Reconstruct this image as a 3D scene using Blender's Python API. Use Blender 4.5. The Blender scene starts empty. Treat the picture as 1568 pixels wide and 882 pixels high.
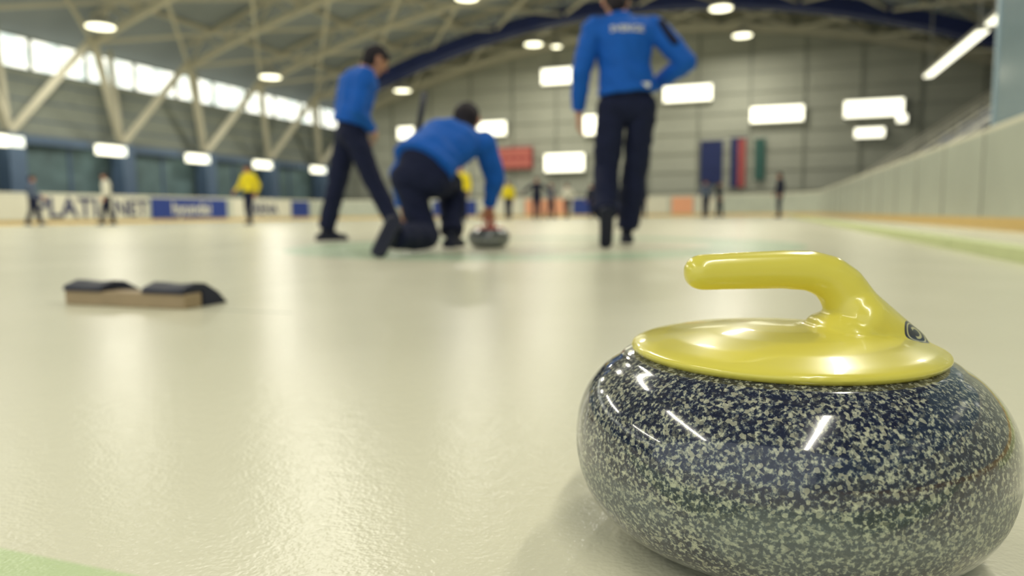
import bpy, bmesh, math, random
import numpy as np
from mathutils import Vector, Matrix, noise
random.seed(4)
scn=bpy.context.scene
try:
    scn.view_settings.view_transform='Standard'
    scn.view_settings.look='None'
except Exception as e: print(e)

# ---------------------------------------------------------------- helpers
def lin(c):
    o=[]
    for v in c[:3]:
        v=v/255.0
        o.append(v/12.92 if v<=0.04045 else ((v+0.055)/1.055)**2.4)
    return (o[0],o[1],o[2],1)
def mat(name,col,rough=.6,spec=.5,var=.12,scale=6,metal=0,coat=0):
    m=bpy.data.materials.new(name); m.use_nodes=True
    nt=m.node_tree; b=nt.nodes['Principled BSDF']
    tc=nt.nodes.new('ShaderNodeTexCoord'); n=nt.nodes.new('ShaderNodeTexNoise')
    n.inputs['Scale'].default_value=scale; n.inputs['Detail'].default_value=2
    nt.links.new(tc.outputs['Object'],n.inputs['Vector'])
    mx=nt.nodes.new('ShaderNodeMix'); mx.data_type='RGBA'
    c=lin(col)
    mx.inputs[6].default_value=tuple(v*(1-var) for v in c[:3])+(1,)
    mx.inputs[7].default_value=tuple(min(1,v*(1+var)) for v in c[:3])+(1,)
    nt.links.new(n.outputs['Fac'],mx.inputs[0])
    nt.links.new(mx.outputs[2],b.inputs['Base Color'])
    b.inputs['Roughness'].default_value=rough
    b.inputs['Specular IOR Level'].default_value=spec
    b.inputs['Metallic'].default_value=metal
    b.inputs['Coat Weight'].default_value=coat
    b.inputs['Coat Roughness'].default_value=.04
    return m
def emat(name,col,st):
    m=bpy.data.materials.new(name); m.use_nodes=True
    nt=m.node_tree; b=nt.nodes['Principled BSDF']
    b.inputs['Base Color'].default_value=lin(col)
    b.inputs['Emission Color'].default_value=lin(col)
    b.inputs['Emission Strength'].default_value=st
    return m
def mobj(name,verts,faces,mats,fm=None,smooth=False,parent=None):
    me=bpy.data.meshes.new(name); me.from_pydata([tuple(v) for v in verts],[],faces); me.update()
    if not isinstance(mats,(list,tuple)): mats=[mats]
    for m in mats: me.materials.append(m)
    if fm is not None: me.polygons.foreach_set('material_index',fm)
    if smooth: me.polygons.foreach_set('use_smooth',[True]*len(me.polygons))
    ob=bpy.data.objects.new(name,me); scn.collection.objects.link(ob)
    if parent: ob.parent=parent
    return ob
def empty(name,loc=(0,0,0),rz=0):
    e=bpy.data.objects.new(name,None); scn.collection.objects.link(e); e.location=loc; e.rotation_euler=(0,0,rz); e.empty_display_size=.1
    return e
class MB:
    def __init__(s): s.v=[];s.f=[];s.m=[]
    def add(s,vs,fs,mi=0):
        o=len(s.v); s.v+= [tuple(v) for v in vs]; s.f+=[tuple(i+o for i in f) for f in fs]; s.m+=[mi]*len(fs)
    def box(s,lo,hi,mi=0):
        x0,y0,z0=lo;x1,y1,z1=hi
        s.add([(x0,y0,z0),(x1,y0,z0),(x1,y1,z0),(x0,y1,z0),(x0,y0,z1),(x1,y0,z1),(x1,y1,z1),(x0,y1,z1)],
              [(0,3,2,1),(4,5,6,7),(0,1,5,4),(1,2,6,5),(2,3,7,6),(3,0,4,7)],mi)
    def beam(s,p,q,w,h=None,mi=0,up=(0,0,1)):
        h=h or w; p=Vector(p);q=Vector(q);a=(q-p).normalized()
        u=Vector(up)
        if abs(a.dot(u))>.95: u=Vector((0,1,0))
        sd=a.cross(u).normalized(); u=sd.cross(a)
        vs=[]
        for c in (p,q):
            for (i,j) in ((-1,-1),(1,-1),(1,1),(-1,1)): vs.append(c+sd*i*w/2+u*j*h/2)
        s.add(vs,[(0,1,2,3),(7,6,5,4),(0,4,5,1),(1,5,6,2),(2,6,7,3),(3,7,4,0)],mi)
    def cyl(s,p,q,r0,r1=None,n=16,mi=0):
        r1=r0 if r1 is None else r1; p=Vector(p);q=Vector(q);a=(q-p).normalized()
        u=a.orthogonal().normalized(); w=a.cross(u); vs=[]
        for c,r in((p,r0),(q,r1)):
            for i in range(n):
                t=2*math.pi*i/n; vs.append(c+(u*math.cos(t)+w*math.sin(t))*r)
        fs=[(i,(i+1)%n,n+(i+1)%n,n+i) for i in range(n)]+[tuple(range(n))[::-1],tuple(range(n,2*n))]
        s.add(vs,fs,mi)
    def lathe(s,prof,n=96,mi=0,c=(0,0,0)):
        vs=[];fs=[];m=len(prof)
        for i in range(n):
            t=2*math.pi*i/n
            for r,z in prof: vs.append((c[0]+r*math.cos(t),c[1]+r*math.sin(t),c[2]+z))
        for i in range(n):
            j=(i+1)%n
            for k in range(m-1): fs.append((i*m+k,j*m+k,j*m+k+1,i*m+k+1))
        fs.append(tuple(i*m for i in range(n))[::-1]); fs.append(tuple(i*m+m-1 for i in range(n)))
        s.add(vs,fs,mi)
    def obj(s,name,mats,smooth=False,parent=None): return mobj(name,s.v,s.f,mats,s.m,smooth,parent)

# capsule primitives --------------------------------------------------
class Cap:
    def __init__(s,p0,r0,p1,r1,tag,side=None,w=1,dp=1,f0=False,f1=False):
        s.p0=Vector(p0);s.p1=Vector(p1);s.r0=r0;s.r1=r1;s.tag=tag;s.w=w;s.dp=dp;s.f0=f0;s.f1=f1
        a=s.p1-s.p0
        if a.length<1e-5: s.p1=s.p0+Vector((0,0,1e-4)); a=s.p1-s.p0
        s.L=a.length; s.a=a.normalized()
        sd=Vector(side) if side is not None else s.a.orthogonal()
        sd=sd-s.a*sd.dot(s.a)
        if sd.length<1e-4: sd=s.a.orthogonal()
        s.s=sd.normalized(); s.t=s.a.cross(s.s)
    def mesh(s,mb,n=20):
        rings=[]
        K=5
        if s.f0: rings.append((s.p0,s.r0))
        else:
            for k in range(1,K+1):
                ph=-math.pi/2*(1-k/K); rings.append((s.p0+s.a*math.sin(ph)*s.r0,s.r0*math.cos(ph)))
        if s.f1: rings.append((s.p1,s.r1))
        else:
            for k in range(0,K):
                ph=math.pi/2*(k/K); rings.append((s.p1+s.a*math.sin(ph)*s.r1,s.r1*math.cos(ph)))
        vs=[];fs=[]
        for c,r in rings:
            for i in range(n):
                t=2*math.pi*i/n; vs.append(c+s.s*math.cos(t)*r*s.w+s.t*math.sin(t)*r*s.dp)
        for k in range(len(rings)-1):
            for i in range(n):
                j=(i+1)%n; fs.append((k*n+i,k*n+j,(k+1)*n+j,(k+1)*n+i))
        fs.append(tuple(range(n))[::-1]); b=(len(rings)-1)*n; fs.append(tuple(range(b,b+n)))
        mb.add(vs,fs)
    def sdf(s,P):
        d=P-np.array(s.p0); x=d@np.array(s.a); t=np.clip(x/s.L,0,1)
        r=s.r0+(s.r1-s.r0)*t
        ds=(d@np.array(s.s))/s.w; dt=(d@np.array(s.t))/s.dp
        ex=x-t*s.L
        rad=np.sqrt(ds**2+dt**2)-r
        out=np.sqrt(ds**2+dt**2+ex**2)-r
        if s.f0: out=np.where(ex<0,np.abs(ex)*2+np.maximum(rad,0),out)
        if s.f1: out=np.where(ex>0,np.abs(ex)*2+np.maximum(rad,0),out)
        return out
def fuse(name,caps,mats,tagmap,vox,smooth_it=2,extra=None,disp=None,parent=None):
    mb=MB()
    for c in caps: c.mesh(mb)
    if extra: mb.add(extra.v,extra.f)
    ob=mb.obj(name+'_src',[mats[0]])
    md=ob.modifiers.new('r','REMESH'); md.mode='VOXEL'; md.voxel_size=vox
    if smooth_it:
        sm=ob.modifiers.new('s','SMOOTH'); sm.factor=.5; sm.iterations=smooth_it
    dg=bpy.context.evaluated_depsgraph_get(); dg.update()
    me=bpy.data.meshes.new_from_object(ob.evaluated_get(dg))
    bpy.data.objects.remove(ob)
    me.name=name; me.materials.clear()
    for m in mats: me.materials.append(m)
    nf=len(me.polygons)
    if tagmap is not None:
        P=np.empty(nf*3); me.polygons.foreach_get('center',P); P=P.reshape(-1,3)
        best=np.full(nf,1e9); idx=np.zeros(nf,dtype=np.int32)
        for c in caps:
            d=c.sdf(P); k=d<best; best[k]=d[k]; idx[k]=tagmap[c.tag]
        me.polygons.foreach_set('material_index',idx)
        if disp:
            nv=len(me.vertices)
            amp=np.zeros(nv)
            lt=np.empty(nf,dtype=np.int32); me.polygons.foreach_get('loop_total',lt)
            lv=np.empty(len(me.loops),dtype=np.int32); me.loops.foreach_get('vertex_index',lv)
            fi=np.repeat(idx,lt)
            for i,a in disp.items(): amp[lv[fi==i]]=a
            co=np.empty(nv*3); me.vertices.foreach_get('co',co); co=co.reshape(-1,3)
            no=np.empty(nv*3); me.vertices.foreach_get('normal',no); no=no.reshape(-1,3)
            for k in np.nonzero(amp)[0]:
                c=co[k]; q=Vector((c[0]*7,c[1]*7,c[2]*10+c[0]*6)); r=Vector((c[0]*4+3,c[1]*4,c[2]*4))
                f=1-abs(noise.noise(q))*2.2
                co[k]=c+no[k]*amp[k]*(.9*f+noise.noise(r)+.35*noise.noise(q*2.6))
            me.vertices.foreach_set('co',co.ravel())
    me.polygons.foreach_set('use_smooth',[True]*nf)
    me.update()
    o2=bpy.data.objects.new(name,me); scn.collection.objects.link(o2)
    if parent: o2.parent=parent
    return o2

V=Vector
TH=math.radians(19.3)
def G(u,d):   # plan coordinates rotated with the diagonal viewing direction of the hall
    return (math.cos(TH)*u-math.sin(TH)*d, math.sin(TH)*u+math.cos(TH)*d)

# ---------------------------------------------------------------- materials
M={}
M['concrete']=mat('concrete',(95,98,95),.8)
M['wall']=mat('wall_panel',(172,174,160),.8,scale=.6,var=.12)
M['walll']=mat('wall_left_panel',(136,142,134),.8,scale=.5,var=.2)
M['walld']=mat('wall_lower_teal',(92,114,118),.7,scale=1.2,var=.5)
M['roof']=mat('roof_deck',(136,144,148),.8,scale=.4,var=.2)
M['steel']=mat('painted_steel',(190,186,166),.55,scale=2)
M['column']=mat('column_paint',(78,98,124),.6)
M['navy']=mat('navy_fabric',(26,40,92),.7,scale=2,var=.3)
M['board']=mat('dasher_white',(180,186,174),.3,scale=1.5,var=.14)
M['kick']=mat('kickplate_yellow',(212,180,112),.5)
M['rail']=mat('rail_cream',(230,226,206),.4)
M['seat']=mat('seat_navy',(92,108,146),.5,scale=.8,var=.7)
M['step']=mat('stand_concrete',(98,108,128),.8,scale=1.5,var=.4)
M['white']=mat('white_panel',(214,212,196),.5,var=.04)
M['blue']=mat('ad_blue',(26,54,132),.5,var=.1)
M['red']=mat('scoreboard_red',(165,74,72),.6,scale=3,var=.3)
M['green']=mat('banner_green',(50,92,84),.7)
M['orange']=mat('ad_orange',(228,164,130),.6)
M['black']=mat('rubber_black',(16,23,48),.55,var=.3,scale=30)
M['wood']=mat('hack_wood',(160,140,110),.6,scale=20,var=.15)
M['foam']=mat('foam_green',(204,212,160),.8,var=.08,scale=12)
M['lampw']=emat('lamp_glow',(255,250,214),3.5)
M['lampp']=emat('panel_glow',(255,252,226),2.2)
M['shade']=mat('lamp_housing',(160,160,150),.5)

# ---------------------------------------------------------------- ice
HX,HY=-1.555,1.44
m=bpy.data.materials.new('ice'); m.use_nodes=True; nt=m.node_tree; b=nt.nodes['Principled BSDF']
N=nt.nodes.new; L=nt.links.new
tc=N('ShaderNodeTexCoord'); sep=N('ShaderNodeSeparateXYZ'); L(tc.outputs['Object'],sep.inputs[0])
def math_(op,a,b_=None,c=None):
    n=N('ShaderNodeMath'); n.operation=op
    for i,x in enumerate((a,b_,c)):
        if x is None: continue
        if isinstance(x,(int,float)): n.inputs[i].default_value=x
        else: L(x,n.inputs[i])
    return n.outputs[0]
def band(x,lo,hi,s=.004):
    a=N('ShaderNodeMapRange'); a.interpolation_type='SMOOTHSTEP'; L(x,a.inputs[0]); a.inputs[1].default_value=lo-s; a.inputs[2].default_value=lo+s
    c=N('ShaderNodeMapRange'); c.interpolation_type='SMOOTHSTEP'; L(x,c.inputs[0]); c.inputs[1].default_value=hi-s; c.inputs[2].default_value=hi+s
    return math_('SUBTRACT',a.outputs[0],c.outputs[0])
dx=math_('ADD',sep.outputs[0],-HX); dy=math_('ADD',sep.outputs[1],-(HY+3.66))
rr=math_('SQRT',math_('ADD',math_('MULTIPLY',dx,dx),math_('MULTIPLY',dy,dy)))
ring=band(rr,1.22,1.83,.02); inner=band(rr,.15,.61,.02)
hog=band(sep.outputs[1],.16,.337,.003)
cl=math_('MULTIPLY',band(dx,-.008,.008,.003),band(sep.outputs[1],HY+.05,9.,.01))
hk=math_('MULTIPLY',band(sep.outputs[1],HY-.02,HY-.005,.003),band(sep.outputs[0],HX-.3,HX+.5,.01))
nz=N('ShaderNodeTexNoise'); nz.inputs['Scale'].default_value=1.3; nz.inputs['Detail'].default_value=3; L(tc.outputs['Object'],nz.inputs['Vector'])
def mix(f,a,b_):
    n=N('ShaderNodeMix'); n.data_type='RGBA'
    if isinstance(f,(int,float)): n.inputs[0].default_value=f
    else: L(f,n.inputs[0])
    for i,x in ((6,a),(7,b_)):
        if isinstance(x,tuple): n.inputs[i].default_value=x
        else: L(x,n.inputs[i])
    return n.outputs[2]
c0=mix(nz.outputs['Fac'],lin((212,209,184)),lin((222,219,196)))
c1=mix(math_('MULTIPLY',ring,.45),c0,lin((140,195,160)))
c1=mix(math_('MULTIPLY',inner,.25),c1,lin((190,205,165)))
c1=mix(math_('MULTIPLY',hog,.6),c1,lin((172,206,138)))
c1=mix(math_('MULTIPLY',cl,.2),c1,lin((110,115,110)))
c1=mix(math_('MULTIPLY',hk,.35),c1,lin((90,95,95)))
L(c1,b.inputs['Base Color'])
n1=N('ShaderNodeTexNoise'); n1.inputs['Scale'].default_value=260; n1.inputs['Detail'].default_value=1; L(tc.outputs['Object'],n1.inputs['Vector'])
n2=N('ShaderNodeTexNoise'); n2.inputs['Scale'].default_value=60; n2.inputs['Detail'].default_value=1; L(tc.outputs['Object'],n2.inputs['Vector'])
bp=N('ShaderNodeBump'); bp.inputs['Strength'].default_value=.4; bp.inputs['Distance'].default_value=.0011
L(math_('ADD',n1.outputs['Fac'],math_('MULTIPLY',n2.outputs['Fac'],1.2)),bp.inputs['Height']); L(bp.outputs[0],b.inputs['Normal'])
rg=N('ShaderNodeMapRange'); L(nz.outputs['Fac'],rg.inputs[0]); rg.inputs[3].default_value=.20; rg.inputs[4].default_value=.30
L(rg.outputs[0],b.inputs['Roughness']); b.inputs['IOR'].default_value=1.33
M['ice']=m
mb=MB(); mb.box((-25.8,-12,-.04),(2.5,42.1,0)); mb.obj('floor',M['ice'])
mb=MB(); mb.box((-29,-12,-.3),(15,46,-.045)); mb.obj('floor_slab',M['concrete'])

# ---------------------------------------------------------------- shell
def roofz(x): return 12.3-.0095*(x+7)**2
xs=[-29+44*i/40 for i in range(41)]
vs=[];fs=[]
for y in (-12,46.3):
    for t in (0,.25):
        for x in xs: vs.append((x,y,roofz(x)+t))
n=41
for i in range(40):
    fs.append((i,i+1,2*n+i+1,2*n+i)); fs.append((n+i,3*n+i,3*n+i+1,n+i+1))
    fs.append((i,n+i,n+i+1,i+1)); fs.append((2*n+i,2*n+i+1,3*n+i+1,3*n+i))
mobj('ceiling',vs,fs,M['roof'])
vs=[];fs=[]
for y in (46,46.3):
    for x in xs: vs.append((x,y,-.3))
    for x in xs: vs.append((x,y,roofz(x)))
for i in range(40):
    fs.append((i,n+i,n+i+1,i+1)); fs.append((2*n+i,2*n+i+1,3*n+i+1,3*n+i))
mb=MB(); mb.add(vs,fs,0)
for k in range(9):
    z=1.5+k*1.15
    hw=math.sqrt(max(0,(12.3-z)/.0095)); x0=max(-29,-7-hw); x1=min(15,-7+hw)
    mb.box((x0,45.94,z),(x1,46,z+.05),1)
for k in range(15):
    x=-28+k*3
    mb.box((x,45.92,0),(x+.12,46,roofz(x)-.1),1)
mb.obj('wall_back',[M['wall'],mat('panel_joint',(140,142,130),.7)])
mb=MB()
mb.box((-29.3,-12,-.3),(-29,46,3.4),1); mb.box((-29.3,-12,3.4),(-29,46,6.4),0); mb.box((-29.3,-12,7.65),(-29,46,8.1),0)
mb.box((-29,-12,3.3),(-28.6,46,3.65),2)
y=-12
while y<46:
    mb.box((-29.3,y-.06,6.4),(-29,y+.06,7.65),0); y+=2.65
for z in (4.3,5.1,5.9): mb.box((-29,-12,z),(-28.97,46,z+.05),2)
for i in range(22):
    yy=-10+i*2.6; mb.box((-29,yy,.3),(-28.95,yy+.15,3.3),2)
mb.obj('wall_left',[M['walll'],M['walld'],M['column']])
wm=bpy.data.materials.new('daylight_window'); wm.use_nodes=True; wt=wm.node_tree; wb=wt.nodes['Principled BSDF']
t_=wt.nodes.new('ShaderNodeTexCoord'); nn=wt.nodes.new('ShaderNodeTexNoise'); nn.inputs['Scale'].default_value=1.6; wt.links.new(t_.outputs['Object'],nn.inputs['Vector'])
cr=wt.nodes.new('ShaderNodeValToRGB'); cr.color_ramp.elements[0].position=.35; cr.color_ramp.elements[0].color=lin((200,215,210)); cr.color_ramp.elements[1].position=.55; cr.color_ramp.elements[1].color=lin((255,255,240))
wt.links.new(nn.outputs['Fac'],cr.inputs[0]); wt.links.new(cr.outputs[0],wb.inputs['Emission Color']); wb.inputs['Emission Strength'].default_value=1.7
y=-12; k=1
while y<44.5:
    mb=MB(); mb.box((-29.2,y+.06,6.4),(-29.12,y+2.59,7.65),0)
    mb.box((-29.12,y+1.3,6.4),(-29.09,y+1.34,7.65),1)
    mb.obj('window_%d'%k,[wm,M['steel']]); y+=2.65; k+=1
mb=MB(); mb.box((15,-12,-.3),(15.3,46,roofz(15)+.2)); mb.obj('wall_right',M['walll'])

# ---------------------------------------------------------------- trusses
mb=MB()
def low(x): return roofz(x)-1.15
nodes=[2.2+5.3*i for i in range(-2,9)]
colY=[y+2.65 for y in nodes]
for Y in nodes+[45.4]:
    pts=[-26.6+ (40.0/20)*i for i in range(21)]
    for i in range(20):
        a,b2=pts[i],pts[i+1]
        mb.beam((a,Y,low(a)),(b2,Y,low(b2)),.24,.26)
        mb.beam((a,Y,roofz(a)-.14),(b2,Y,roofz(b2)-.14),.16,.18)
        mb.beam((a,Y,low(a)),((a+b2)/2,Y,roofz((a+b2)/2)-.14),.09)
        mb.beam(((a+b2)/2,Y,roofz((a+b2)/2)-.14),(b2,Y,low(b2)),.09)
for i in range(len(nodes)-1):
    Y0,Y1=nodes[i],nodes[i+1]
    for j in range(0,20,2):
        a=-26.6+2*j; b2=a+4
        if b2>13.5: b2=13.4
        mb.beam((a,Y0,low(a)),(b2,Y1,low(b2)+.0),.12,.14)
        mb.beam((a,Y1,low(a)-.01),(b2,Y0,low(b2)-.01),.12,.14)
for x in range(-25,14,4):
    mb.beam((x,-12,roofz(x)-.22),(x,46,roofz(x)-.22),.12,.2)
for Y in colY:
    mb.beam((-28.3,Y,3.6),(-26.6,Y-2.65,low(-26.6)+.2),.26,.3)
    mb.beam((-28.3,Y,3.6),(-26.6,Y+2.65,low(-26.6)+.2),.26,.3)
    mb.beam((-28.3,Y,3.6),(-28.7,Y,8.0),.18,.2)
    mb.box((-28.65,Y-.35,-.045),(-27.9,Y+.35,3.6),1)
    mb.beam((14.6,Y,3.6),(13.4,Y-2.65,low(13.4)),.26); mb.beam((14.6,Y,3.6),(13.4,Y+2.65,low(13.4)),.26)
    mb.box((14.4,Y-.3,-.045),(14.95,Y+.3,3.6),1)
mb.obj('roof_trusses',[M['steel'],M['column']])
mb=MB(); pts=[-24+i*1.2 for i in range(31)]
for i in range(30):
    a,b2=pts[i],pts[i+1]; z=lambda x:11.25-.0118*(x+6.5)**2
    mb.beam((a,39.6,z(a)),(b2,39.6,z(b2)),1.0,.7)
for i in range(2,30,3):
    a=pts[i]; mb.beam((a,39.6,z(a)),(a,39.6,roofz(a)-.05),.05)
mb.obj('ventilation_duct',M['navy'])

# ---------------------------------------------------------------- lamps
LC=(1,.955,.82)
def round_lamp(x,y,z,r=.42,p=300):
    mb=MB(); mb.lathe([(r,0),(r*1.12,.02),(r*1.05,.12),(r*.5,.32),(.07,.42),(.04,.45)],16,1,(x,y,z))
    mb.cyl((x,y,z-.03),(x,y,z+.01),r*.98,n=16,mi=0)
    mb.cyl((x,y,z+.44),(x,y,roofz(x)),.02,n=6,mi=1)
    o=mb.obj('ceiling_lamp',[M['lampw'],M['shade']])
    l=bpy.data.lights.new('lamp_light','AREA'); l.shape='DISK'; l.size=r*1.9; l.energy=p; l.color=LC
    lo=bpy.data.objects.new('light',l); scn.collection.objects.link(lo); lo.location=(x,y,z-.05); lo.parent=o
def tube_lamp(x,y0,y1,z,p=0,w=.5):
    mb=MB(); mb.box((x-w/2,y0,z),(x+w/2,y1,z+.05),0); mb.box((x-w/2-.05,y0-.05,z+.055),(x+w/2+.05,y1+.05,z+.16),1)
    for y in (y0+.4,y1-.4): mb.cyl((x,y,z+.16),(x,y,roofz(x)),.02,n=6,mi=1)
    o=mb.obj('ceiling_strip_lamp',[M['lampp'],M['shade']])
    if p:
        l=bpy.data.lights.new('strip_light','AREA'); l.shape='RECTANGLE'; l.size=w; l.size_y=y1-y0; l.energy=p; l.color=LC
        lo=bpy.data.objects.new('light',l); scn.collection.objects.link(lo); lo.location=(x,(y0+y1)/2,z-.02); lo.parent=o
vis=[(-23.8,21.3,7.4),(-22.95,30.1,7.0),(-21.1,40.3,7.8),(-12.3,29.6,9.5),(-12.6,40.1,9.8),(-2.1,35.3,9.5),(-1.35,41.9,9.7)]
for v in vis: round_lamp(*v,r=.5,p=360)
round_lamp(-11.9,42.4,10.1,r=.28,p=120)
for x,z in ((-21,7.9),(-9,9.6),(2.5,9.2)):
    tube_lamp(x,-9,0,z,p=520,w=.35); tube_lamp(x,6,15,z,p=620,w=.35)
for x,y,z in ((-3,21,9.5),(7,20,8.2),(-14,20,9.5)): round_lamp(x,y,z,p=330)
tube_lamp(6.5,27.5,35.8,5.9,w=.32); tube_lamp(6.5,24.2,26.6,5.9,w=.32)
mb=MB()
for (x,z,w,h) in ((-12.55,9.0,2.5,.95),(-4.57,7.4,2.85,.9),(.56,5.9,2.9,.86),(5.66,5.95,3.0,.9),(5.5,4.6,1.5,.5),(7.1,5.3,.5,.4),(-17.4,5.9,2.2,.9),(-23.7,5.9,1.2,.8),(-12.3,3.5,2.6,1.1),(-10.6,5.8,.8,1.2)):
    mb.box((x-w/2,45.55,z-h/2),(x+w/2,45.6,z+h/2),0); mb.box((x-w/2-.06,45.6,z-h/2-.06),(x+w/2+.06,45.915,z+h/2+.06),1)
mb.obj('wall_floodlights',[M['lampp'],M['shade']])
mb=MB()
for y in (14.9,20.3,25.2,30.5,35.7,41.3):
    mb.box((-28.1,y-.75,3.05),(-27.9,y+.75,3.45),0); mb.box((-28.59,y-.7,3.46),(-27.95,y+.7,3.52),1)
mb.obj('gallery_lights',[M['lampp'],M['shade']])

# ---------------------------------------------------------------- dasher boards
def path_strip(mb,path,z0,z1,t,mi):
    nrm=[]
    for i in range(len(path)):
        a=V(path[max(0,i-1)]); c=V(path[min(len(path)-1,i+1)]); d=(c-a).normalized(); nrm.append(V((d.y,-d.x)))
    vs=[]
    for p,nn_ in zip(path,nrm):
        p=V(p); q=p+nn_*t
        vs+=[(p.x,p.y,z0),(q.x,q.y,z0),(q.x,q.y,z1),(p.x,p.y,z1)]
    fs=[]
    for i in range(len(path)-1):
        o=i*4;k=o+4
        for j in range(4): fs.append((o+j,o+(j+1)%4,k+(j+1)%4,k+j))
    fs.append((0,1,2,3)); e=(len(path)-1)*4; fs.append((e+3,e+2,e+1,e))
    mb.add(vs,fs,mi)
R=5
path=[(2.45,-12),(2.45,0),(2.45,10),(2.45,20),(2.45,37)]
path+=[(2.45-R+R*math.cos(t),37+R*math.sin(t)) for t in [math.pi/2*k/10 for k in range(1,10)]]
path+=[(-2.55,42),(-20.7,42)]
path+=[(-20.7-R*math.sin(t),37+R*math.cos(t)) for t in [math.pi/2*k/10 for k in range(1,10)]]
path+=[(-25.7,37),(-25.7,20),(-25.7,-12)]
mb=MB()
path_strip(mb,path,-.04,.14,.10,1)
path_strip(mb,path,.14,1.13,.09,0); path_strip(mb,path,1.13,1.18,.13,2)
for y in range(-10,37,2):
    mb.box((2.435,y,.15),(2.455,y+.03,1.13),3)
bd=mb.obj('dasher_boards',[M['board'],M['kick'],M['rail'],M['shade']])
def text(name,s,size,loc,rot,m_,parent=None,ext=.004):
    cu=bpy.data.curves.new(name,'FONT'); cu.body=s; cu.size=size; cu.extrude=ext; cu.align_x='CENTER'; cu.align_y='CENTER'; cu.offset=size*.018; cu.resolution_u=3
    o=bpy.data.objects.new(name,cu); scn.collection.objects.link(o)
    dg=bpy.context.evaluated_depsgraph_get(); me=bpy.data.meshes.new_from_object(o.evaluated_get(dg)); bpy.data.objects.remove(o)
    me.materials.clear(); me.materials.append(m_)
    o=bpy.data.objects.new(name,me); scn.collection.objects.link(o); o.location=loc; o.rotation_euler=rot
    if parent: o.parent=parent
    return o
mb=MB()
def adl(y0,y1,mi): mb.box((-25.69,y0,.17),(-25.67,y1,1.09),mi)
adl(14,24.8,0); adl(25,29.8,1); adl(30.2,35,0); adl(35.1,36.8,1)
for (x0,x1,mi) in ((-20,-17,1),(-16.8,-14,0),(-13.8,-11,2),(-10.8,-8,1),(-7.8,-5.2,0),(-5,-3.8,2),(-3.6,-2.6,0)):
    mb.box((x0,41.97,.17),(x1,41.99,1.09),mi)
ads=mb.obj('advertising_panels',[M['white'],M['blue'],M['orange']])
rl=(math.pi/2,0,math.pi/2)
text('lettering_1','PLATI',1.1,(-25.65,20.9,.6),rl,M['navy'],ads)
text('lettering_2','NET',.95,(-25.65,23.9,.6),rl,M['navy'],ads)
text('lettering_3','hyundai',.8,(-25.65,27.4,.6),rl,M['white'],ads)
text('lettering_4','ARENA',.8,(-25.65,32.5,.6),rl,M['navy'],ads)
gm=mat('protective_glass',(128,150,164),.12,spec=.6)
mb=MB()
y=9.9
while y>-8:
    mb.box((2.5,y-1.96,1.18),(2.515,y,2.9),0); mb.box((2.48,y,1.18),(2.54,y+.05,2.95),1); y-=2
mb.obj('protective_glass_panels',[gm,mat('glass_post',(170,190,204),.4)],parent=bd)
mb=MB(); ms=MB()
RISE=.60
for r in range(11):
    x0=4.6+r*.85; z1=.9+r*RISE
    mb.box((x0,4,-.045),(x0+.85,44,z1),0)
    y=4.4
    while y<43.6:
        if (int(y)%9)!=4 and random.random()>.1:
            ms.box((x0+.3,y,z1+.36),(x0+.7,y+.42,z1+.42),0); ms.box((x0+.68,y,z1+.36),(x0+.74,y+.42,z1+.82),0); ms.box((x0+.42,y+.16,z1),(x0+.5,y+.24,z1+.36),0)
        y+=.52
st=mb.obj('grandstand',[M['step']])
ms.obj('stadium_seats',[M['seat']],parent=st)
mb=MB()
for y in range(5,44,3): mb.cyl((4.4,y,0-.045),(4.4,y,1.9),.03,n=8)
for z in (1.3,1.6,1.9): mb.cyl((4.4,5,z),(4.4,41,z),.025,n=8)
for y in range(4,45,5):
    mb.cyl((4.8,y,.9),(4.8,y,2.0),.03,n=8); mb.cyl((4.8,y,2.0),(13.3,y,2.0+RISE*10),.04,n=8); mb.cyl((4.8,y,1.5),(13.3,y,1.5+RISE*10),.03,n=8)
    for r in range(1,11,2): mb.cyl((4.8+.85*r,y,.85+RISE*r),(4.8+.85*r,y,2.0+RISE*r),.025,n=6)
mb.obj('stand_railing',[M['rail']],parent=st)
mb=MB(); y=.9
while y<36:
    mb.box((1.04,y,0),(1.16,min(y+1.97,36),.06),0); y+=2
mb.obj('lane_divider_foam',M['foam'])
mb=MB(); mb.box((-16.9,45.5,3.2),(-14.5,45.91,4.6),0)
for i in range(4):
    for j in range(2): mb.box((-16.75+i*.56,45.47,3.35+j*.65),(-16.35+i*.56,45.5,3.8+j*.65),1)
mb.obj('scoreboard',[M['red'],mat('score_digit',(205,120,105),.5)])
for nm,x,w,z0,z1,cs in (('hanging_banner',-3.1,1.3,1.9,4.5,('navy',)),('hanging_banner',-1.57,.85,1.7,4.6,('navy','red')),('hanging_banner',-.33,.6,2.1,4.5,('green',))):
    mb=MB(); k=len(cs)
    for i,c in enumerate(cs): mb.box((x-w/2+i*w/k,45.7,z0),(x-w/2+(i+1)*w/k,45.73,z1),i)
    mb.cyl((x-w/2-.1,45.71,z1),(x+w/2+.1,45.71,z1),.04,n=8,mi=0)
    mb.box((x-.03,45.73,z1-.05),(x+.03,45.915,z1+.03),0)
    mb.obj(nm,[M[c] for c in cs])

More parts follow.
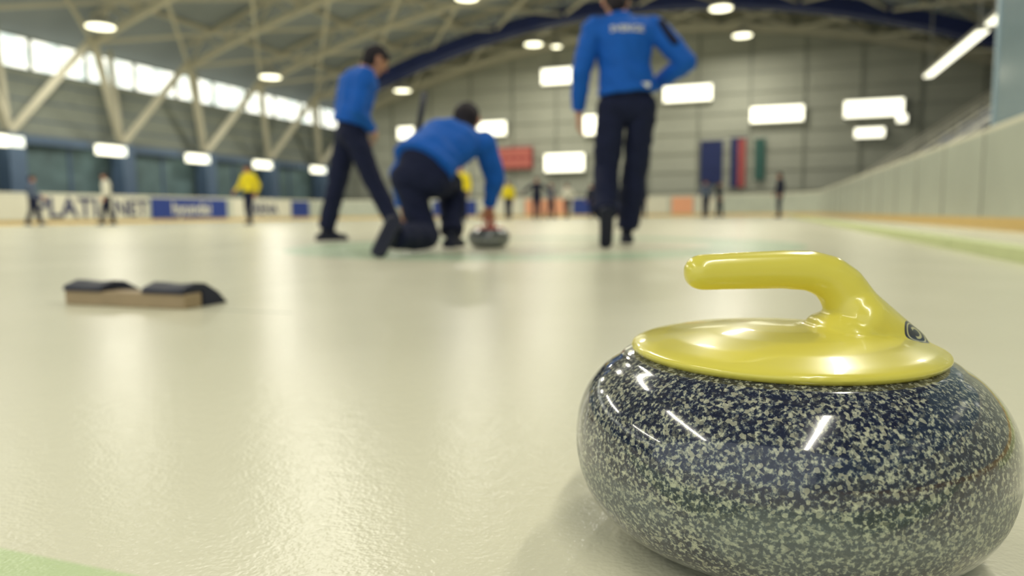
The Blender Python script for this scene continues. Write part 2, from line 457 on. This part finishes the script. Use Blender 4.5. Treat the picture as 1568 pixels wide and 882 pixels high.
# ---------------------------------------------------------------- curling stone
gr=bpy.data.materials.new('speckled_granite'); gr.use_nodes=True; nt=gr.node_tree; b=nt.nodes['Principled BSDF']
N=nt.nodes.new; L=nt.links.new
tc=N('ShaderNodeTexCoord'); sep=N('ShaderNodeSeparateXYZ'); L(tc.outputs['Object'],sep.inputs[0])
na=N('ShaderNodeTexNoise'); na.inputs['Scale'].default_value=370; na.inputs['Detail'].default_value=3; na.inputs['Roughness'].default_value=.6; L(tc.outputs['Object'],na.inputs['Vector'])
nb=N('ShaderNodeTexNoise'); nb.inputs['Scale'].default_value=16; nb.inputs['Detail'].default_value=3; L(tc.outputs['Object'],nb.inputs['Vector'])
vo=N('ShaderNodeTexVoronoi'); vo.inputs['Scale'].default_value=460; L(tc.outputs['Object'],vo.inputs['Vector'])
nc=N('ShaderNodeTexNoise'); nc.inputs['Scale'].default_value=700; L(tc.outputs['Object'],nc.inputs['Vector'])
zz=math_('SUBTRACT',sep.outputs[2],.052); bandm=N('ShaderNodeMapRange'); bandm.interpolation_type='SMOOTHSTEP'
L(math_('ADD',math_('ABSOLUTE',zz),math_('MULTIPLY',math_('SUBTRACT',nb.outputs['Fac'],.5),.06)),bandm.inputs[0])
bandm.inputs[1].default_value=.026; bandm.inputs[2].default_value=.006
val=math_('ADD',na.outputs['Fac'],math_('MULTIPLY',math_('SUBTRACT',nb.outputs['Fac'],.5),.14))
val=math_('ADD',val,math_('MULTIPLY',bandm.outputs[0],.03))
cr=N('ShaderNodeValToRGB'); L(val,cr.inputs[0])
e=cr.color_ramp.elements; e[0].position=.45; e[0].color=lin((26,32,58)); e[1].position=.66; e[1].color=lin((184,184,162))
x=e.new(.51); x.color=lin((70,78,92)); x=e.new(.57); x.color=lin((134,137,126))
sp=N('ShaderNodeSeparateColor'); L(vo.outputs['Color'],sp.inputs[0])
dk=N('ShaderNodeMapRange'); L(sp.outputs[0],dk.inputs[0]); dk.inputs[1].default_value=.64; dk.inputs[2].default_value=.68
col=mix(math_('MULTIPLY',dk.outputs[0],.75),cr.outputs[0],lin((20,25,50)))
lt=N('ShaderNodeMapRange'); L(sp.outputs[1],lt.inputs[0]); lt.inputs[1].default_value=.86; lt.inputs[2].default_value=.9
col=mix(math_('MULTIPLY',lt.outputs[0],.5),col,lin((198,196,170)))
col=mix(math_('MULTIPLY',bandm.outputs[0],.26),col,lin((176,182,174)))
L(col,b.inputs['Base Color'])
rr_=N('ShaderNodeMapRange'); L(bandm.outputs[0],rr_.inputs[0]); rr_.inputs[3].default_value=.12; rr_.inputs[4].default_value=.42
L(rr_.outputs[0],b.inputs['Roughness'])
cw=N('ShaderNodeMapRange'); L(bandm.outputs[0],cw.inputs[0]); cw.inputs[3].default_value=.9; cw.inputs[4].default_value=.2
L(cw.outputs[0],b.inputs['Coat Weight']); b.inputs['Coat Roughness'].default_value=.03
bp=N('ShaderNodeBump'); bp.inputs['Distance'].default_value=.0004; L(math_('MULTIPLY',bandm.outputs[0],.6),bp.inputs['Strength']); L(nc.outputs['Fac'],bp.inputs['Height']); L(bp.outputs[0],b.inputs['Normal'])

def handle_mat(name,colr):
    hm=bpy.data.materials.new(name); hm.use_nodes=True
    global nt,N,L
    nt=hm.node_tree; b=nt.nodes['Principled BSDF']; N=nt.nodes.new; L=nt.links.new
    tc=N('ShaderNodeTexCoord')
    c=V((.086,-.017,.1465)); nrm=V((.50,-.60,.62)).normalized(); a=nrm.cross(V((0,0,1))).normalized(); u=nrm.cross(a)
    sub=N('ShaderNodeVectorMath'); sub.operation='SUBTRACT'; L(tc.outputs['Object'],sub.inputs[0]); sub.inputs[1].default_value=c
    def dot(v):
        d=N('ShaderNodeVectorMath'); d.operation='DOT_PRODUCT'; L(sub.outputs[0],d.inputs[0]); d.inputs[1].default_value=v; return d.outputs['Value']
    da=dot(a); du=dot(u); dn=dot(nrm)
    r=math_('SQRT',math_('ADD',math_('POWER',math_('ABSOLUTE',math_('DIVIDE',da,.013)),2.0),math_('POWER',math_('ABSOLUTE',math_('DIVIDE',du,.010)),2.0)))
    msk=math_('MULTIPLY',math_('LESS_THAN',r,1),math_('GREATER_THAN',dn,-.018))
    ringm=math_('MULTIPLY',math_('GREATER_THAN',r,.72),math_('LESS_THAN',r,.82))
    ctr=math_('MULTIPLY',math_('LESS_THAN',math_('ABSOLUTE',math_('SUBTRACT',r,.38)),.09),math_('LESS_THAN',da,.003))
    n=N('ShaderNodeTexNoise'); n.inputs['Scale'].default_value=14; L(tc.outputs['Object'],n.inputs['Vector'])
    k=lin(colr); base=mix(n.outputs['Fac'],tuple(v*.95 for v in k[:3])+(1,),k)
    col=mix(msk,base,lin((38,42,60)))
    col=mix(math_('MULTIPLY',msk,math_('ADD',ringm,ctr)),col,lin((190,186,140)))
    L(col,b.inputs['Base Color']); b.inputs['Roughness'].default_value=.25; b.inputs['Coat Weight'].default_value=.5; b.inputs['Coat Roughness'].default_value=.05
    return hm
bodyprof=[(.01,.006),(.055,.005),(.062,0),(.072,0),(.092,.0035),(.110,.0085),(.124,.0165),(.1335,.026),(.1400,.038),(.1437,.052),(.145,.066),(.1437,.080),(.1400,.092),(.1335,.103),(.1245,.1125),(.115,.119),(.106,.1235),(.08,.127),(.01,.128)]
bodyprof=[(r,z*1.05) for r,z in bodyprof]
def resamp(pr,k=4):
    out=[]
    P=[V(p) for p in pr]
    for i in range(len(P)-1):
        p0=P[max(0,i-1)];p1=P[i];p2=P[i+1];p3=P[min(len(P)-1,i+2)]
        for j in range(k):
            t=j/k; out.append(.5*((2*p1)+(p2-p0)*t+(2*p0-5*p1+4*p2-p3)*t*t+(3*p1-p0-3*p2+p3)*t**3))
    out.append(P[-1]); return [(max(.001,q.x),max(0,q.y)) for q in out]
def stone(loc,rz,hcol,vox):
    e=empty('curling_stone',(loc[0],loc[1],0),rz)
    mb=MB(); mb.lathe(resamp(bodyprof),144); mb.obj('granite_body',gr,True,e)
    o_=.0075
    ex=MB(); ex.lathe([(r,z+o_) for r,z in [(.005,.120),(.098,.1210),(.1035,.1240),(.1055,.1265),(.1045,.129),(.097,.132),(.08,.136),(.055,.1395),(.03,.1415),(.003,.142)]],160)
    pts=[((-.0575,.1880),.0128),((-.03,.1888),.0133),((.0,.1893),.0137),((.019,.1883),.0143),((.032,.1838),.0153),((.041,.176),.0166),((.047,.166),.018),((.052,.157),.0195),((.056,.149),.0235)]
    P=[(V((p[0],0,p[1])),r) for p,r in pts]
    caps=[]
    for i in range(len(P)-1):
        caps.append(Cap(P[i][0],P[i][1],P[i+1][0],P[i+1][1],'h'))
    caps.append(Cap((.050,0,.160),.0190,(.089,0,.1355),.0125,'h',side=(0,1,0),w=1.25))
    caps.append(Cap((.053,0,.153),.0210,(.086,0,.135),.0150,'h',side=(0,1,0),w=1.4))
    caps.append(Cap((.045,0,.144),.026,(.080,0,.135),.0160,'h',side=(0,1,0),w=1.35,dp=.55))
    hm=handle_mat('handle_plastic',hcol)
    fuse('handle',caps,[hm],None,vox,24 if vox<.002 else 2,extra=ex,parent=e)
    return e
sx,sy=G(.1907,.503)
stone((sx,sy),TH,(222,210,88),.0013)
sx2,sy2=G(-.155,4.95)
stone((sx2,sy2),TH+1.4,(190,60,60),.004)

# ---------------------------------------------------------------- hack
e_h=empty('curling_hack',(HX,HY,0),0)
mb=MB(); mb.box((-.21,-.03,.0),(.195,.03,.038),0)
hk=mb.obj('wood_bar',M['wood'],parent=e_h)
bv=hk.modifiers.new('b','BEVEL'); bv.width=.003
for k,x0 in enumerate((-.21,.06)):
    L_=.135
    vs=[];fs=[]
    prof=[(-.036,.039),(-.03,.052),(.01,.064),(.045,.060),(.09,.034),(.12,.004),(.12,.0),(.034,.0),(.034,.039)]
    nn_=len(prof)
    for xx in (x0,x0+L_*.5,x0+L_):
        for (yy,zz_) in prof: vs.append((xx,yy,zz_*(1.0 if xx!=x0+L_*.5 else .92) if zz_>.040 else zz_))
    for s in range(2):
        for i in range(nn_):
            j=(i+1)%nn_; fs.append((s*nn_+i,(s+1)*nn_+i,(s+1)*nn_+j,s*nn_+j))
    fs.append(tuple(range(nn_))[::1]); fs.append(tuple(range(2*nn_,3*nn_))[::-1])
    o=mobj('rubber_foothold_%d'%(k+1),vs,fs,M['black'],parent=e_h)
    bv=o.modifiers.new('b','BEVEL'); bv.width=.004; bv.segments=2

# ---------------------------------------------------------------- people
def pm(name,c,r=.8): return mat(name,c,r,spec=.3,var=.15,scale=14)
SK=pm('skin',(190,138,112),.5); HA=pm('hair_dark',(34,28,34),.7); SH=pm('shoe_black',(22,27,46),.5); TR=pm('trousers_navy',(20,26,54),.85)
JB=pm('jacket_blue',(14,88,180),.75); WH=pm('garment_white',(222,220,205),.8); YE=pm('jacket_yellow',(226,208,40),.8); GY=pm('jacket_grey',(84,96,118),.8); BK=pm('top_black',(28,32,52),.8); EY=pm('eye_dark',(30,24,24),.3); LP=pm('lips',(160,92,84),.5)
TG={'jacket':0,'pants':1,'skin':2,'hair':3,'shoe':4,'trim':5,'eye':6,'lip':7}
def nrmz(v): return V(v).normalized()
def hand(C,w,d,nn_,th,curl=.5,s=1.0):
    w=V(w);d=nrmz(d);nn_=V(nn_);nn_=(nn_-d*nn_.dot(d)).normalized();th=V(th);th=(th-d*th.dot(d)-nn_*th.dot(nn_)).normalized()
    C.append(Cap(w-d*.02,.026*s,w+d*.03*s,.026*s,'skin',side=th,w=1.15,dp=.8))
    C.append(Cap(w+d*.02*s,.022*s,w+d*.075*s,.025*s,'skin',side=th,w=1.6,dp=.62))
    for i,ln in enumerate((.072,.080,.075,.060)):
        p=w+d*.085*s+th*(.036-.024*i)*s; a=0; r=.0092*s
        for k,fr in enumerate((.45,.32,.23)):
            a+=curl*(.55+.3*k); dr=d*math.cos(a)+nn_*math.sin(a)+th*(.06-.04*i)
            q=p+dr.normalized()*ln*fr*s; C.append(Cap(p,r,q,r*.9,'skin')); p=q; r*=.9
    p=w+d*.025*s+th*.028*s; q=p+(d*.6+th*.7+nn_*.25).normalized()*.042*s; r_=q+(d*.85+th*.15+nn_*.5).normalized()*.034*s
    C.append(Cap(p,.0125*s,q,.0105*s,'skin')); C.append(Cap(q,.0105*s,r_,.0085*s,'skin'))
def head(C,h,hf,hup=(0,0,1),tag_hair='hair'):
    h=V(h);hf=nrmz(hf);u=V(hup);u=(u-hf*u.dot(hf)).normalized();s=hf.cross(u).normalized()
    C.append(Cap(h-hf*.022+u*.018,.084,h+hf*.018+u*.008,.080,'skin',side=s,w=.88))
    C.append(Cap(h+hf*.028-u*.03,.062,h+hf*.052-u*.085,.034,'skin',side=s,w=1.0))
    C.append(Cap(h+hf*.094+u*.008,.008,h+hf*.112-u*.026,.0125,'skin'))
    C.append(Cap(h+hf*.086+u*.03-s*.03,.011,h+hf*.086+u*.03+s*.03,.011,'skin'))
    for k in (-1,1):
        C.append(Cap(h+s*k*.082+u*.014-hf*.0,.014,h+s*k*.080-u*.024+hf*.004,.010,'skin',side=hf,w=1.5))
        C.append(Cap(h+hf*.083+s*k*.031+u*.006,.0115,h+hf*.084+s*k*.034+u*.006,.0115,'eye'))
    C.append(Cap(h+hf*.086-u*.056-s*.018,.008,h+hf*.086-u*.056+s*.018,.008,'lip'))
    C.append(Cap(h-hf*.045-u*.05,.062,h-hf*.036+u*.02,.088,tag_hair,side=s,w=.98))
    C.append(Cap(h-hf*.036+u*.02,.088,h-hf*.01+u*.042,.092,tag_hair,side=s,w=.96))
    C.append(Cap(h-hf*.01+u*.045,.090,h+hf*.038+u*.055,.062,tag_hair,side=s,w=1.0))
def person(name,loc,rz,J,jac,pan,vox,hair=HA,trim=WH,sc=1.0,bulk=1.0,legs=1.0):
    C=[]
    g=lambda k:V(J[k])
    neck,pel,wa=g('neck'),g('pel'),g('waist')
    S=(g('shR')-g('shL')).normalized(); Hs=(g('hipR')-g('hipL')).normalized()
    hd=g('head')
    C.append(Cap(neck-(hd-neck)*.1,.058,hd-(hd-neck)*.25,.050,'skin'))
    head(C,hd,J['hf'],J.get('hup',(0,0,1)))
    ax=(neck-wa).normalized(); B=bulk
    hem=g('hem') if 'hem' in J else pel+(wa-pel)*.25
    C.append(Cap(hem,.134*B,wa,.126*B,'jacket',side=Hs,w=1.32,dp=.98,f0=True))
    C.append(Cap(hem-(wa-hem).normalized()*.004,.138*B,hem+(wa-hem).normalized()*.035,.137*B,'jacket',side=Hs,w=1.32,dp=.98,f0=True,f1=True))
    ch=wa+(neck-wa)*.62
    C.append(Cap(wa,.126*B,ch,.144*B,'jacket',side=S,w=1.27,dp=.92))
    C.append(Cap(ch,.144*B,neck-ax*.09,.122*B,'jacket',side=S,w=1.24,dp=.84))
    C.append(Cap(neck-ax*.05,.075,neck+ax*.035,.066,'jacket',side=S,w=1.05,f1=True))
    for q in 'LR':
        sh,el,wr=g('sh'+q),g('el'+q),g('wr'+q)
        C.append(Cap(neck-ax*.02,.060,sh,.068,'jacket'))
        C.append(Cap(sh-ax*.03,.076,ch+(sh-ch)*.45,.10*B,'jacket'))
        C.append(Cap(sh,.072*B,el,.058*B,'jacket')); C.append(Cap(el,.058*B,wr+(el-wr).normalized()*.03,.043,'jacket',f1=True))
        C.append(Cap(wr+(el-wr).normalized()*.05,.0445,wr+(el-wr).normalized()*.02,.0445,'jacket',f0=True,f1=True))
        if 'hand'+q in J:
            d,nn_,th,cu=J['hand'+q]
        else: d,nn_,th,cu=(wr-el),(-S if q=='R' else S),J['hf'],.45
        C.append(Cap(el+(wr-el)*.8,.032,wr,.027,'skin'))
        hand(C,wr,d,nn_,th,cu)
    hl,hr=g('hipL'),g('hipR')
    C.append(Cap(hl+(pel-hl)*.15,.110,hr+(pel-hr)*.15,.110,'pants',side=(0,0,1),w=1.0,dp=1.05))
    C.append(Cap(pel,.120,hem+(wa-hem)*.1,.120,'pants',side=Hs,w=1.25,dp=.92))
    for q in 'LR':
        hp,kn,an=g('hip'+q),g('kn'+q),g('an'+q)
        C.append(Cap(hp,.101,kn,.074*legs,'pants'))
        mid=kn+(an-kn)*.35
        C.append(Cap(kn,.073*legs,mid,.074*legs,'pants')); C.append(Cap(mid,.074*legs,an+(kn-an).normalized()*.02,.066*legs,'pants',f1=True))
        C.append(Cap(kn+(an-kn)*.75,.040,an,.038,'shoe'))
        fd=nrmz(J['ft'+q]); fu=V(J.get('fu'+q,(0,0,1))); fu=(fu-fd*fu.dot(fd)).normalized(); s=fd.cross(fu)
        so=an-fu*.048
        C.append(Cap(so-fd*.05,.038,so+fd*.155-fu*.004,.032,'shoe',side=s,w=1.25,dp=.9))
        C.append(Cap(so-fd*.055-fu*.024,.040,so+fd*.165-fu*.024,.038,'shoe',side=s,w=1.2,dp=.28))
        C.append(Cap(an,.043,so+fd*.09+fu*.01,.035,'shoe'))
    for c in J.get('extra',[]): C.append(c)
    ob=fuse(name,C,[jac,pan,SK,hair,SH,trim,EY,LP],TG,vox,2,disp={0:.009,1:.009} if vox<.01 else None)
    mz=min(v.co.z for v in ob.data.vertices)*sc
    ob.location=(loc[0],loc[1],-mz); ob.rotation_euler=(0,0,rz); ob.scale=(sc,)*3
    return ob
# --- tall man walking away
J=dict(head=(-.03,.07,1.62),hf=(-.05,.95,-.45),hup=(0,.4,1),neck=(.0,.02,1.49),
 shL=(-.185,.0,1.425),elL=(-.265,-.02,1.15),wrL=(-.275,.07,.90),shR=(.215,.0,1.43),elR=(.42,-.06,1.20),wrR=(.25,.15,1.08),
 handR=((-.8,.5,-.15),(-.5,-.6,0),(0,.2,1),.5),handL=((-.02,.15,-1),(1,.1,0),(0,1,0),.4),
 waist=(.03,.0,1.14),hem=(.04,.0,1.01),pel=(.04,.0,.95),hipL=(-.06,.0,.91),hipR=(.14,.0,.91),
 knL=(-.095,.03,.51),anL=(-.13,-.23,.20),ftL=(.02,.42,-.9),fuL=(0,.9,.42),
 knR=(.115,.10,.49),anR=(.06,.10,.088),ftR=(.1,1,0))
J['extra']=[Cap((.245,-.055,1.44),.028,(.33,-.11,1.32),.018,'pants')]
ux,uy=G(.74,4.9)
tall=person('curling_player',(ux,uy),TH,J,JB,TR,.0055,bulk=1.06,legs=1.12)
def back_text(ob,s,size,cx,cz,d0=-.5):
    t=text('back_lettering',s,size,(0,0,0),(0,0,0),WH,ob,ext=0)
    me=t.data
    for v in me.vertices:
        x,z=v.co.x+cx,v.co.y+cz
        hit,lo,nn_,i=ob.ray_cast((x,d0,z),(0,1,0))
        v.co=V((x,(lo.y if hit else 0)-.006,z))
bpy.context.view_layer.update()
back_text(tall,'SVERIGE',.060,.02,1.40)
hit,lo,nn_,i=tall.ray_cast((.145,-.5,1.045),(0,1,0))
yy=lo.y if hit else -.14
mb=MB(); mb.box((.12,yy-.006,1.03),(.17,yy+.006,1.06)); mb.obj('hem_label',WH,parent=tall)

# --- walker in profile
J=dict(head=(.165,.05,1.53),hf=(.80,.45,-.5),hup=(.4,.1,1),neck=(.05,.01,1.425),
 shR=(.11,-.15,1.355),elR=(.05,-.22,1.08),wrR=(.14,-.02,.93),shL=(-.10,.16,1.355),elL=(-.19,.24,1.10),wrL=(-.04,.27,.93),
 handR=((.1,.9,-.3),(-.6,.1,0),(.1,.1,1),.8),
 waist=(-.02,.0,1.11),hem=(-.05,.0,1.0),pel=(-.055,.0,.94),hipR=(-.01,-.085,.90),hipL=(-.11,.085,.90),
 knL=(-.20,.05,.49),anL=(-.30,.0,.09),ftL=(.9,.35,0),
 knR=(.13,-.05,.52),anR=(.32,-.08,.12),ftR=(.9,.3,-.25))
ux,uy=G(-1.30,6.2)
walker=person('curling_player',(ux,uy),TH,J,JB,TR,.006,bulk=1.12,legs=1.05)
# --- kneeling man delivering
J=dict(head=(.135,.40,.835),hf=(.2,.9,-.35),hup=(0,.45,1),neck=(.095,.27,.735),
 shL=(-.105,.21,.70),elL=(-.29,.20,.48),wrL=(-.295,.30,.27),shR=(.245,.25,.675),elR=(.32,.33,.46),wrR=(.275,.42,.265),
 handR=((-.02,.45,-.75),(0,-.6,-.5),(-1,0,0),.9),handL=((0,.5,-.9),(.9,.0,-.2),(0,1,0),.9),
 waist=(-.06,.06,.60),hem=(-.115,-.02,.525),pel=(-.13,-.05,.46),hipL=(-.215,-.04,.44),hipR=(-.045,-.04,.42),
 knL=(-.10,-.06,.085),anL=(-.245,-.48,.10),ftL=(-.28,-.6,-.72),fuL=(0,.75,-.6),
 knR=(.03,.34,.42),anR=(.045,.08,.088),ftR=(.25,1,0))
J['extra']=[Cap((-.17,-.24,.10),.045,(-.13,-.16,.115),.045,'pants')]
ux,uy=G(-.425,4.5)
kneel=person('curling_player',(ux,uy),TH,J,JB,TR,.0055,bulk=1.1,legs=1.08)
e_b=empty('curling_broom',(ux,uy,0),TH)
mb=MB(); p0=V((-.30,.37,.20)); p1=V((-.16,.52,1.06)); mb.cyl(p0,p1,.0145,n=16)
mb.cyl(p1-(p1-p0).normalized()*.25,p1,.021,n=16)
mb.obj('shaft',M['black'],True,e_b)
mb=MB(); q=p0-(p1-p0).normalized()*.12
mb.cyl(q,p0,.014,n=12); mb.box((q.x-.10,q.y-.03,q.z-.03),(q.x+.10,q.y+.03,q.z+.0)); mb.box((q.x-.09,q.y-.025,.0),(q.x+.09,q.y+.025,q.z-.03),1)
mb.obj('brush_head',[M['black'],M['white']],False,e_b)

# --- distant people
def stand(stride=.12,arm=0,lean=0,turn=0):
    s=stride
    d=dict(head=(0,.03+lean,1.60),hf=(math.sin(turn),math.cos(turn),-.1),neck=(0,lean*.8,1.46),
     shL=(-.19,lean*.8,1.40),shR=(.19,lean*.8,1.40),elL=(-.26,-.05-arm*.3,1.13),elR=(.26,.03+arm*.2,1.13),wrL=(-.25,.04-arm*.3,.89),wrR=(.24,.14+arm*.5,.92+arm*.15),
     waist=(0,0,1.11),hem=(0,0,.97),pel=(0,0,.93),hipL=(-.09,0,.9),hipR=(.09,0,.9),
     knL=(-.11,.04+s*.5,.49),knR=(.11,.04-s*.4,.49),anL=(-.12,s,.088),anR=(.12,-s,.088),ftL=(-.15,1,0),ftR=(.15,1,0))
    return d
def far(name,px_u,d,rz,jac,pan,**k):
    x,y=G(px_u,d); arms=k.pop('arms',None); bk=k.pop('bulk',1.05); J=stand(**k)
    if arms=='out':
        J.update(elL=(-.42,.02,1.22),wrL=(-.60,.06,1.06),elR=(.42,.02,1.22),wrR=(.60,.06,1.06))
        J['handL']=((-.8,.1,-.5),(0,0,-1),(0,1,0),.3); J['handR']=((.8,.1,-.5),(0,0,-1),(0,1,0),.3)
    person(name,(x,y),rz,J,jac,pan,.011,bulk=bk,legs=1.05)
far('curling_player',-7.6,21.0,TH+2.6,YE,TR,stride=.1,arm=.3,bulk=1.12)
far('curling_player',-13.4,24,TH+1.9,WH,TR,stride=.15)
far('curling_player',-16.6,25.1,TH-1.2,GY,TR,stride=.18,arm=.4)
far('curling_player',-1.52,22,TH+3.0,YE,TR,stride=.05,bulk=1.12)
far('curling_player',1.05,29.6,TH+3.1,BK,TR,stride=.1,arms='out')
far('curling_player',10.4,28,TH+1.5,BK,TR,stride=.04)
far('curling_player',9.15,34,TH+2.5,GY,TR,stride=.08,arm=.4)
far('curling_player',10.2,35.5,TH-2.2,BK,TR,stride=.1)
far('curling_player',-.12,33,TH+2.8,YE,TR,stride=.1)
far('curling_player',2.8,36,TH+2.2,WH,TR,stride=.1,arm=.5)
far('curling_player',4.1,37,TH+2.2,BK,TR,stride=.12)
far('curling_player',1.9,35,TH-2.2,GY,TR,stride=.12)
far('curling_player',6.9,38,TH-2.8,BK,TR,stride=.05)

# ---------------------------------------------------------------- world, camera
w=bpy.data.worlds.new('hall_ambient'); scn.world=w; w.use_nodes=True
bg=w.node_tree.nodes['Background']; bg.inputs[0].default_value=(.82,.90,.90,1); bg.inputs[1].default_value=1.0
cam=bpy.data.cameras.new('camera'); co=bpy.data.objects.new('camera',cam); scn.collection.objects.link(co); scn.camera=co
cam.sensor_width=36; cam.lens=1100/1568*36; cam.clip_start=.02; cam.clip_end=300
co.matrix_world=Matrix.Translation((0,0,.23))@Matrix.Rotation(TH,4,'Z')@Matrix.Rotation(math.radians(90-5.89),4,'X')@Matrix.Rotation(math.radians(-.55),4,'Z')
cam.dof.use_dof=True; cam.dof.focus_distance=.42; cam.dof.aperture_fstop=4.8
